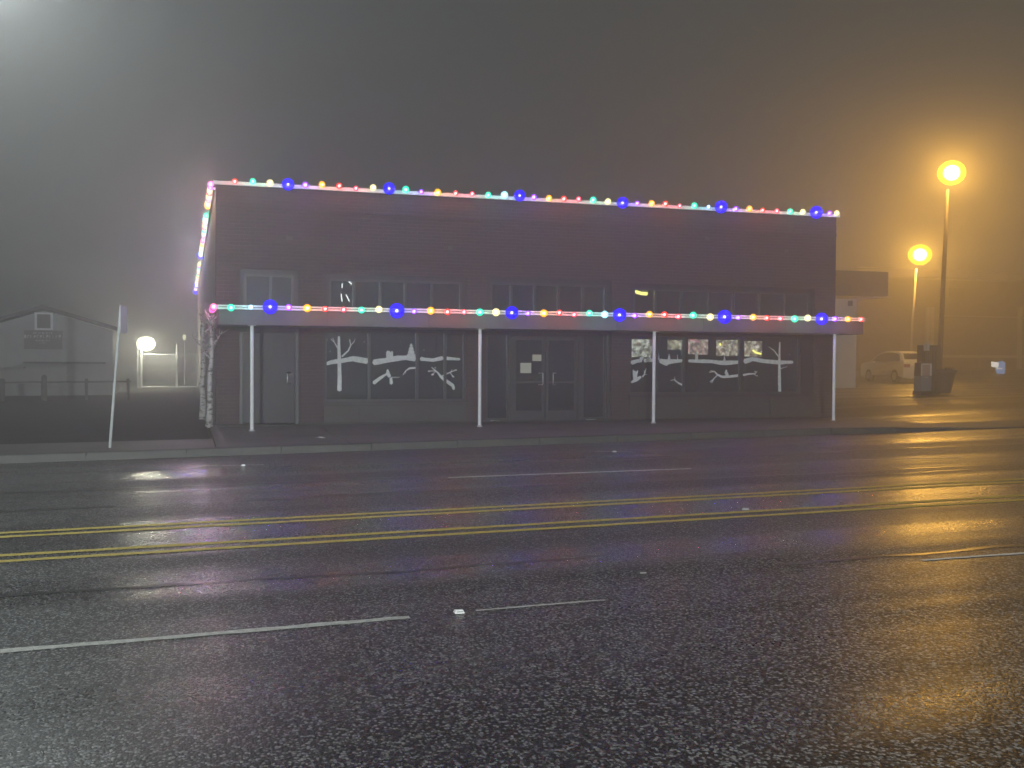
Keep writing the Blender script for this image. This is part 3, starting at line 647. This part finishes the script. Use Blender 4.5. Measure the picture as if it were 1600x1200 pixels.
def globe_lamp(name, base, hgt, head, color, power, es, lab, cat, rad, pr=.1, mt='dark', style='globe', group=None, r_l=.15, gcol=None, straight=False, spf=1.0):
    """street lamp: tapered pole with foot, arm, hood and glowing globe; head is the offset of the globe from the pole top"""
    t = thing(name, base, lab, cat, group)
    lean = Vector(head); topz = hgt; kx = 0 if straight else 1
    bm = NB(); lathe(bm, (0, 0, 0), [(pr*1.9, -.05), (pr*1.9, .25), (pr*1.2, .35), (pr*1.1, .5)], 14); make('pole_foot', bm, M[mt], t)
    bm = NB(); tube(bm, [(0, 0, .4), (lean[0]*.3*kx, 0, topz*.5), (lean[0]*.6*kx, 0, topz-rad*1.1*kx)], [pr, pr*.85, pr*.6], 12); make('pole', bm, M[mt], t, smooth=True)
    bm = NB(); a = Vector((lean[0]*.6*kx, 0, topz-.15-rad*1.0*kx)); h = Vector((lean[0], lean[1], topz+.1))
    if straight: tube(bm, [a, a.lerp(h, .5)+Vector((0, 0, .16)), h+Vector((0, 0, rad*.95))], pr*.4, 8)
    else: tube(bm, [a, h+Vector((0, 0, -rad*.92))], pr*.6, 8); lathe(bm, h+Vector((0, 0, -rad*1.0)), [(rad*.2, 0), (rad*.4, rad*.12)], 16)
    if straight: lathe(bm, h+Vector((0, 0, rad*.93)), [(rad*.42, 0), (rad*.34, .08), (rad*.12, .18)], 16); make('lamp_arm', bm, M[mt], t, smooth=True)
    bm = NB(); ball(bm, h, rad, 20, .9); g_ = make('globe', bm, emis('lamp_globe', gcol or color, es, .5), t, smooth=True)
    bm = NB(); ball(bm, h, rad*.6, 16, .95); make('lamp_core', bm, emis('lamp_core', (1, .97, .86), 9, .5), g_, smooth=True)
    r_l = rad*.45
    l_ = lamp('lamp_light', h, color, power, t, r_l); l_.data.specular_factor = spf; return t
AMB = (1, .50, .075)
# left white alley lamp
lp = onY(228, 537, 52.3)
t = thing('alley_lamp', (atdepth(219, 52.3, 0).x, 52.3, .08), 'blinding white lamp on a pale post at the left end of the mesh gate', 'lamp')
bm = NB(); tube(bm, [(0, 0, 0), (0, 0, lp.z-.3)], .10, 10); make('post', bm, M['white'], t)
bm = NB(); h = Vector((lp.x-t.location.x, 0, lp.z-.08)); tube(bm, [(0, 0, lp.z-.35), (h.x*.5, 0, lp.z-.1), h+Vector((0, 0, .1))], .035, 8); lathe(bm, h+Vector((0, 0, .22)), [(.30, 0), (.2, .1), (.05, .14)], 16); make('lamp_arm', bm, M['galv'], t)
bm = NB(); ball(bm, h, .42, 20, .85); make('globe', bm, emis('white_globe', (1, .98, .72), 3.2, .2), t, smooth=True)
lamp('lamp_light', h, (1, .98, .74), 3800, t, .12).data.specular_factor = .12
bp = onY(288, 527, 58)
t = thing('wall_lamp', (bp.x, 58, .08), 'tiny far yellowish lamp on a thin post beyond the mesh gate', 'lamp')
bm = NB(); tube(bm, [(0, 0, 0), (0, 0, bp.z-.15)], .03, 8); make('post', bm, M['galv'], t)
bm = NB(); ball(bm, (0, 0, bp.z-.08), .09, 12, 1.8); make('globe', bm, emis('small_globe', (1, 1, .6), 1.2), t, smooth=True)
bm = NB(); lathe(bm, (0, 0, bp.z+.06), [(.11, 0), (.04, .08)], 12); make('lamp_hood', bm, M['dark'], t)

# gabled house
HY = 43.0
def hp(u, v, Y=HY): q = onY(u, v, Y); return q.x, q.z
ax_, az = hp(68, 482); rx, rz_ = hp(186, 516); lx, lz = hp(-70, 521); hx0 = hp(-60, 560)[0]; hx1 = hp(176, 560)[0]
t = thing('gabled_house', (ax_, HY, 0), 'grey gabled house fading into fog at the far left with a dark board sign', 'house')
bm = NB(); o_ = Vector((ax_, HY, 0))
prism(bm, [(hx0-ax_, -.1), (hx1-ax_, -.1), (hx1-ax_, rz_-.02), (0, az-.08), (hx0-ax_, lz-.02)], 0, 4); make('wall', bm, M['siding'], t)
bm = NB()
for (xa, za), (xb, zb_) in (((lx-ax_, lz-.03), (0, az)), ((0, az), (rx-ax_, rz_-.03))):
    v = [bm.verts.new((x, y, z+dz)) for y in (-.35, 4.2) for x, z in ((xa, za), (xb, zb_)) for dz in (0, .13)]
    for f in ((0, 2, 3, 1), (4, 5, 7, 6), (0, 1, 5, 4), (2, 6, 7, 3), (1, 3, 7, 5), (0, 4, 6, 2)): bm.faces.new([v[i] for i in f])
make('roof', bm, M['roofing'], t)
def hbox(name, ua, va, ub, vb, y0, y1, m, par=None):
    a, b = hp(ua, va), hp(ub, vb); bm = NB(); box(bm, a[0]-ax_, b[0]-ax_, y0, y1, b[1], a[1]); return make(name, bm, m, par or t)
wf = hbox('window', 54, 488, 83, 516, -.03, -.003, M['white']); hbox('pane', 58, 491, 79, 513, -.045, -.033, M['dark'], wf)
sg = hbox('sign_board', 38, 516, 98, 546, -.09, -.004, M['tandark'])
TXT = mat('pale_lettering', (.6, .6, .58), .7)
def letters(par, cx, cz, s, word, seed):      # the photo's lettering is a blur: short rows of stroke marks
    rd = random.Random(seed); bm = NB(); x = cx - word*s*.42
    for _ in range(word):
        h = s*rd.uniform(.8, 1); box(bm, x, x+s*.16, -.102, -.092, cz, cz+h)
        if rd.random() > .4: box(bm, x+s*.17, x+s*.55, -.102, -.092, cz+h*rd.choice((0, .4, .8)), cz+h*rd.choice((.95, 1)))
        x += s*.84
    o = make('lettering', bm, TXT, par)
for v, s, n_, sd in ((522, .075, 11, 1), (528.5, .13, 12, 2), (533.5, .06, 10, 3), (537, .05, 6, 4)):
    q = hp(68, v); letters(sg, q[0]-ax_, q[1], s, n_, sd)
hbox('porch_eave', 40, 565, 166, 568, -.6, -.004, M['roofing'])
hbox('lower_eave', -20, 573, 40, 575, -.6, -.004, M['siding'])
# low rail in front of the house
RY = 38.0; a = onY(-30, 598, RY); b = onY(205, 596, RY)
t = thing('rail_fence', (a.x, RY, S(a.x, RY)), 'low dark rail fence standing in the fog before the gabled house', 'fence')
bm = NB(); tube(bm, [(0, 0, a.z-.1), (b.x-a.x, 0, b.z-.1)], .03, 8); make('rail', bm, M['dark'], t)
for u in (3, 69, 135, 200):
    x = onY(u, 590, RY).x-a.x; bm = NB(); lathe(bm, (x, 0, 0), [(.10 if u in (3, 69) else .05, -.1), (.09 if u in (3, 69) else .05, a.z+.10 if u == 69 else a.z), (.04, a.z+.16 if u == 69 else a.z+.04)], 10); make('fence_post', bm, M['dark'], t)

# ------------------------------------------------------------------ right: street lamps, cabinet, news box, planter, car, far shops
def rg(x, y): return S(x, y)
b1 = solve(1467, 604); b2 = solve(1421, 592); L1 = onY(1487, 270, b1.y); L2 = onY(1437.5, 398, b2.y)
GC = (1, .85, 0)
globe_lamp('street_lamp', b1, L1.z-b1.z-.1, (L1.x-b1.x, 0, 0), AMB, 9000, 3.2, 'tall street lamp with blazing amber head, nearest, rising behind the planter', 'street lamp', .60*b1.y/39, .12*b1.y/39, 'dark', group='amber street lamps on the right', r_l=.25, gcol=GC, spf=2.0)
globe_lamp('street_lamp', b2, L2.z-b2.z-.1, (L2.x-b2.x, 0, 0), AMB, 10000, 3.2, 'farther amber street lamp on a pale pole above the parked car', 'street lamp', .50*b2.y/39, .11*b2.y/66, 'cream', group='amber street lamps on the right', r_l=.25, gcol=GC, spf=2.0)
# a white lamp out of the picture up left lights fog, pavement and shop front
LL = onY(-55, -75, 13.0); bx = -4.4; bz = S(bx, 18.2)
globe_lamp('street_lamp', (bx, 18.2, bz), LL.z-bz-.1, (LL.x-bx, LL.y-18.2, 0), (.90, 1, .98), 2450, 10, 'white street lamp on the left kerb whose glow fills the top left corner', 'street lamp', .2, .09, 'galv', r_l=.15, straight=True)
globe_lamp('street_lamp', (-5, -17, P(-5)), 3.9, (.3, .5, 0), (.92, 1, .99), 175000, 10, 'unseen white fill lamp added low behind the viewer to light the posts', 'street lamp', .22, .09, 'galv', r_l=.2, straight=True)  # unseen lamp, added to brighten the posts and shop front

cb_ = solve(1460, 617); CY2 = cb_.y
def ru(u, Y=CY2): return onY(u, 590, Y).x
def rzv(u, v, Y=CY2): return onY(u, v, Y).z
g = cb_.z
x0, x1 = ru(1453.5), ru(1478)
t = thing('utility_cabinet', ((x0+x1)/2, CY2+.3, g), 'tall dark ribbed cabinet at the foot of the near street lamp', 'cabinet')
hw = (x1-x0)/2; hh = rzv(1460, 539)-g
bm = NB(); box(bm, -hw, hw, 0, .45, 0, hh); make('cabinet_body', bm, M['dark'], t, bevel=.02)
bm = NB()
for k in (-.5, 0, .45): box(bm, hw*k-.03, hw*k+.03, -.03, -.002, .08, hh-.08)
make('rib', bm, M['dark'], t)
bm = NB(); box(bm, -hw-.02, -hw+.22, -.03, .3, hh+.002, hh+.05); make('cabinet_cap', bm, M['cream'], t)
t2 = thing('notice_tube', (ru(1450), CY2+.1, rzv(1450, 566)), 'small upright white box fixed beside the top of the dark cabinet', 'box')
bm = NB(); box(bm, -.055, .055, -.1, .1, rzv(1450, 548)-rzv(1450, 566), rzv(1450, 537.5)-rzv(1450, 566)); make('box_body', bm, M['white'], t2, bevel=.01)
bm = NB(); tube(bm, [(0, 0, 0), (0, 0, rzv(1450, 548)-rzv(1450, 566))], .02, 6); make('stem', bm, M['dark'], t2)
# news box
nx0, nx1 = ru(1436.5), ru(1452.8); hw = (nx1-nx0)/2
t = thing('newspaper_box', ((nx0+nx1)/2, CY2-.1, g), 'blue-grey newspaper box with a white framed window beside the dark cabinet', 'newspaper box')
zf = lambda v: rzv(1445, v)-g
bm = NB(); box(bm, -hw, hw, 0, .4, .14, zf(588)); make('box_body', bm, mat('blue_grey_paint', (.22, .28, .33), .4), t, bevel=.012)
bm = NB(); prism(bm, [(-hw, zf(587.8)), (hw, zf(587.8)), (hw, zf(566)), (hw*.3, zf(564.5)), (-hw+.03, zf(567))], .04, .4); make('box_top', bm, M['dark'], t)
bm = NB(); a0, a1, b0, b1_ = -hw+.01, hw, zf(587), zf(568)
box(bm, a1-.075, a1, .0, .035, b0, b1_); box(bm, a0, a0+.03, .0, .035, b0, b1_); box(bm, a0+.03, a1-.075, .0, .035, b1_-.04, b1_); make('window_frame', bm, M['white'], t)
bm = NB(); box(bm, a0+.03, a1-.075, .01, .03, b0, b1_-.041); make('front_page', bm, mat('newsprint', (.45, .35, .33), .8), t)
bm = NB(); box(bm, -hw-.03, hw+.03, -.04, .42, 0, .139); make('base_block', bm, M['black'], t)
bm = NB(); tube(bm, [(-.06, -.02, zf(590)), (.06, -.02, zf(590))], .012, 6); make('handle', bm, M['steel'], t)
# heap/tapered planter
px = ru(1484); t = thing('planter', (px, CY2+.35, g+.04), 'big dark tapered planter tub right of the dark cabinet', 'planter')
ht = rzv(1484, 578)-g-.04
bm = NB(); lathe(bm, (0, 0, 0), [(.24, 0), (.28, .05), (.42, ht*.85), (.47, ht*.88), (.47, ht), (.40, ht), (.38, ht-.05)], 24); make('tub', bm, M['dark'], t, smooth=False)
bm = NB(); lathe(bm, (0, 0, 0), [(.38, ht-.06), (.2, ht-.02), (.02, ht+.01)], 20); make('soil', bm, M['soil'], t)
rd = random.Random(5); bm = NB()
for k in range(40):
    a = rd.uniform(0, 6.28); r = rd.uniform(0, .3); s = Vector((math.cos(a)*r, math.sin(a)*r, ht-.03)); e = s + Vector((math.cos(a)*.12, math.sin(a)*.12, rd.uniform(.06, .16))); tube(bm, [s, e], [.012, .003], 4)
make('stubble', bm, M['lawn'], t)

# parked saloon car, front to the left, turned away
def car(x, y, z, rz):
    t = thing('parked_car', (x, y, z), 'pale silver hatchback car parked at an angle in the fog behind the newspaper box', 'car', rz=rz)
    top_ = [(-2.2, .6), (-2.18, .86), (-2.05, .98), (-1.25, 1.08), (-.65, 1.48), (-.1, 1.6), (.6, 1.61), (1.5, 1.52), (2.0, 1.14), (2.16, 1.06), (2.22, .85), (2.2, .5)]
    def arch(cx):
        return [(cx+.36*math.cos(a), .33+.36*math.sin(a)) for a in [math.pi*k/8 for k in range(9)]]
    low = [(2.15, .25)] + [(a, b) for a, b in arch(1.35)] + [(a, b) for a, b in arch(-1.32)] + [(-2.12, .25)]
    low = [(a, max(.24, b)) for a, b in low]
    prof = top_ + low
    bm = NB(); n = len(prof); rings = []
    for yy_, k in ((-.86, .0), (-.80, .5), (.80, .5), (.86, 0)):
        rings.append([bm.verts.new((a, (yy_ if b < .95 else yy_*.98 - math.copysign((b-.95)*.42, yy_)), b)) for a, b in prof])
    for A, B_ in zip(rings, rings[1:]):
        for i in range(n): bm.faces.new((A[i], A[(i+1) % n], B_[(i+1) % n], B_[i]))
    bm.faces.new(rings[0]); bm.faces.new(rings[-1][::-1]); make('body', bm, M['carpaint'], t)
    for s in (-1, 1):
        bm = NB()
        for poly in ([(-1.05, 1.10), (-.58, 1.43), (-.1, 1.53), (.1, 1.54), (.1, 1.06)], [(.16, 1.06), (.16, 1.54), (.7, 1.54), (1.42, 1.45), (1.74, 1.12)]):
            va = [bm.verts.new((a, s*(.868 - (b-.95)*.42), b)) for a, b in poly]; vb = [bm.verts.new((a, s*(.84 - (b-.95)*.42), b)) for a, b in poly]
            bm.faces.new(va); bm.faces.new(vb)
            for i in range(len(poly)): bm.faces.new((va[i], va[(i+1) % len(poly)], vb[(i+1) % len(poly)], vb[i]))
        make('side_window', bm, M['carglass'], t)
    for pa, pb, nm in (((-1.2, 1.115), (-.7, 1.45), 'windscreen'), ((1.95, 1.18), (1.57, 1.465), 'rear_window')):
        bm = NB(); d = .02 if pa[0] < 0 else .03
        v = [bm.verts.new((p[0]+(-.012 if p[0] < 0 else .012), sy_*(.74 - (p[1]-.95)*.42), p[1]+.014+dz)) for dz in (0, .008) for p, sy_ in ((pa, -1), (pa, 1), (pb, 1), (pb, -1))]
        for f in ((0, 1, 2, 3), (7, 6, 5, 4), (0, 4, 5, 1), (1, 5, 6, 2), (2, 6, 7, 3), (3, 7, 4, 0)): bm.faces.new([v[i] for i in f])
        make(nm, bm, M['carglass'], t)
    for cx in (-1.32, 1.35):
        for s in (-1, 1):
            bm = NB(); bmesh.ops.create_cone(bm, cap_ends=True, segments=24, radius1=.32, radius2=.32, depth=.2, matrix=Matrix.Translation((cx, s*.77, .32)) @ Matrix.Rotation(R(90), 4, 'X')); wl_ = make('wheel', bm, M['rubber'], t, bevel=.015)
            bm = NB(); bmesh.ops.create_cone(bm, cap_ends=True, segments=20, radius1=.20, radius2=.20, depth=.02, matrix=Matrix.Translation((cx, s*.878, .32)) @ Matrix.Rotation(R(90), 4, 'X'))
            make('rim', bm, M['galv'], wl_)
    for s in (-1, 1):
        bm = NB(); box(bm, -2.205, -2.0, s*.6-.17, s*.6+.17, .66, .78); make('headlight', bm, M['steel'], t, bevel=.02)
        bm = NB(); box(bm, 2.12, 2.24, s*.66-.16, s*.66+.16, .78, .95); make('tail_light', bm, mat('tail_red', (.3, .02, .02), .3), t, bevel=.02)
        bm = NB(); box(bm, -.85, -.68, s*.9-.07, s*.9+.07, .98, 1.08); make('mirror', bm, M['carpaint'], t, bevel=.02)
        bm = NB(); box(bm, .2, .36, s*.868-.01, s*.868+.01, .84, .87); make('door_handle', bm, M['steel'], t)
    return t
cp = solve(1400, 596.5); car(cp.x, cp.y, cp.z, R(-98))

# neighbour shop just right of the brick building: cream pier, dark box canopy
def blockthing(name, lab, cat, Y): return thing(name, (onY(1303, 600, Y).x, Y, 0), lab, cat)
NY = solve(1320, 606).y; t = blockthing('neighbour_shop', 'cream walled low shop with a boxy roof band just right of the brick building', 'building', NY); ox = t.location.x
def nbx(name, ua, va, ub, vb, y0, y1, m, par=None, Y=NY):
    a, b = onY(ua, va, Y), onY(ub, vb, Y); bm = NB(); box(bm, a.x-ox, b.x-ox, y0, y1, b.z, a.z); return make(name, bm, m, par or t)
nbx('wall', 1270, 466, 1337, 607, 0, 9, M['cream'])
nbx('roof_band', 1270, 423, 1374, 464, -.6, -.2, M['tandark'])
nbx('awning', 1338, 465.5, 1365, 468, -1.2, 0, M['cream'])
nbx('side_wall', 1338, 468, 1372, 607, 3, 9, M['tan'])
nbx('wall_light', 1325, 470, 1329, 478, -.15, -.002, M['black'])
# long far store with horizontal bands
SY = 76.0; t = thing('far_store', (onY(1375, 600, SY).x, SY, 0), 'long flat-roofed tan store almost lost in amber fog at the right', 'building'); ox = t.location.x
nbx('wall', 1340, 433, 1790, 600, 0, 8, M['tan'], Y=SY)
nbx('parapet', 1338, 430, 1792, 434, -.3, -.002, M['cream'], Y=SY)
nbx('fascia_band', 1460, 494, 1792, 500, -.5, -.002, M['cream'], Y=SY)
nbx('lower_band', 1400, 554, 1792, 561, -.4, -.002, M['cream'], Y=SY)
nbx('sign_panel', 1482, 450, 1504, 466, -.2, -.002, M['tandark'], Y=SY)
for a_, b_ in ((1398, 1428), (1500, 1528), (1532, 1585)):
    nbx('shop_window', a_, 563, b_, 594, -.05, -.003, M['tandark'], Y=SY)
for a_ in (1445, 1452, 1590): nbx('pilaster', a_, 480, a_+3, 600, -.25, -.003, M['cream'], Y=SY)
# glowing blue and white sign in the fog
SG = 60.0; p = onY(1560, 576, SG); t = thing('window_sign', p, 'small glowing blue sign with a white square, floating bright in the amber fog', 'sign')
gz = S(p.x, SG)
def sgp(name, pts, m, y0, y1):
    bm = NB(); prism(bm, [((onY(u, v, SG)-p).x, (onY(u, v, SG)-p).z) for u, v in pts], y0, y1); make(name, bm, m, t)
sgp('blue_panel', [(1560, 566), (1566, 564), (1571, 567), (1570, 586), (1561, 585.5), (1557, 578)], emis('sign_blue', (.16, .38, .75), 1.1), 0, .12)
sgp('white_square', [(1550, 565), (1560.5, 566.5), (1559, 574.5), (1550.5, 573)], emis('sign_white', (1, .97, .92), 1.6), -.03, .09)
sgp('white_strip', [(1560, 585.8), (1569.5, 586.3), (1569, 588.5), (1560.5, 587.3)], emis('sign_strip', (1, 1, 1), 1.3), -.02, .1)
sgp('white_arm', [(1556, 575), (1566, 575), (1566, 577), (1557, 577)], emis('sign_arm', (1, .9, .85), 1.2), -.02, -.001)
bm = NB(); tube(bm, [(.0, .2, gz-p.z-.1), (.0, .2, .3)], .05, 8); make('post', bm, M['tandark'], t)
# overhead wire
t = thing('overhead_wire', onY(1335, 419, 58), 'thin wire sagging between the neighbour shop roof and the farther lamp pole', 'wire')
a, b = onY(1335, 419, 58), onY(1421, 413, 66)
bm = NB(); tube(bm, [(b-a)*(k/10)-Vector((0, 0, .5*(k/10)*(1-k/10))) for k in range(11)], .02, 5); make('wire_strand', bm, M['dark'], t)
# litter
def scrap(u, v, Y, lab, seed, sc=1):
    rd = random.Random(seed); x = onY(u, v, Y).x; bm = NB(); n = 7
    c = bm.verts.new((0, 0, .03)); r = [bm.verts.new((math.cos(6.283*k/n)*.09*sc*rd.uniform(.7, 1.2), math.sin(6.283*k/n)*.06*sc*rd.uniform(.7, 1.2), rd.uniform(.004, .03))) for k in range(n)]
    for k in range(n): bm.faces.new((c, r[k], r[(k+1) % n]))
    o = make('paper_scrap', bm, M['brightwhite']); o.location = (x, Y, S(x, Y)+.006); tag(o, lab, 'litter')
scrap(500, 688, 18.9, 'crumpled white paper scrap lying on the pavement left of centre', 2)
scrap(773, 650, 22.85, 'pale crumpled paper at the foot of the left sidelight', 4, 1.8)
scrap(925, 650, 22.85, 'pale crumpled paper at the foot of the right sidelight', 6, 1.8)

# ------------------------------------------------------------------ fog
bm = NB(); box(bm, -89.5, 119.5, -23.5, 127, -2.6, 11.5)
m = bpy.data.materials.new('night_fog'); m.use_nodes = True; t_ = m.node_tree; t_.nodes.clear()
o = t_.nodes.new('ShaderNodeOutputMaterial'); v = t_.nodes.new('ShaderNodeVolumePrincipled'); v.inputs['Density'].default_value = FOG; v.inputs['Color'].default_value = (.9, .9, .9, 1); v.inputs['Anisotropy'].default_value = .7
t_.links.new(v.outputs[0], o.inputs['Volume'])
tag(make('haze', bm, m), kind='stuff')
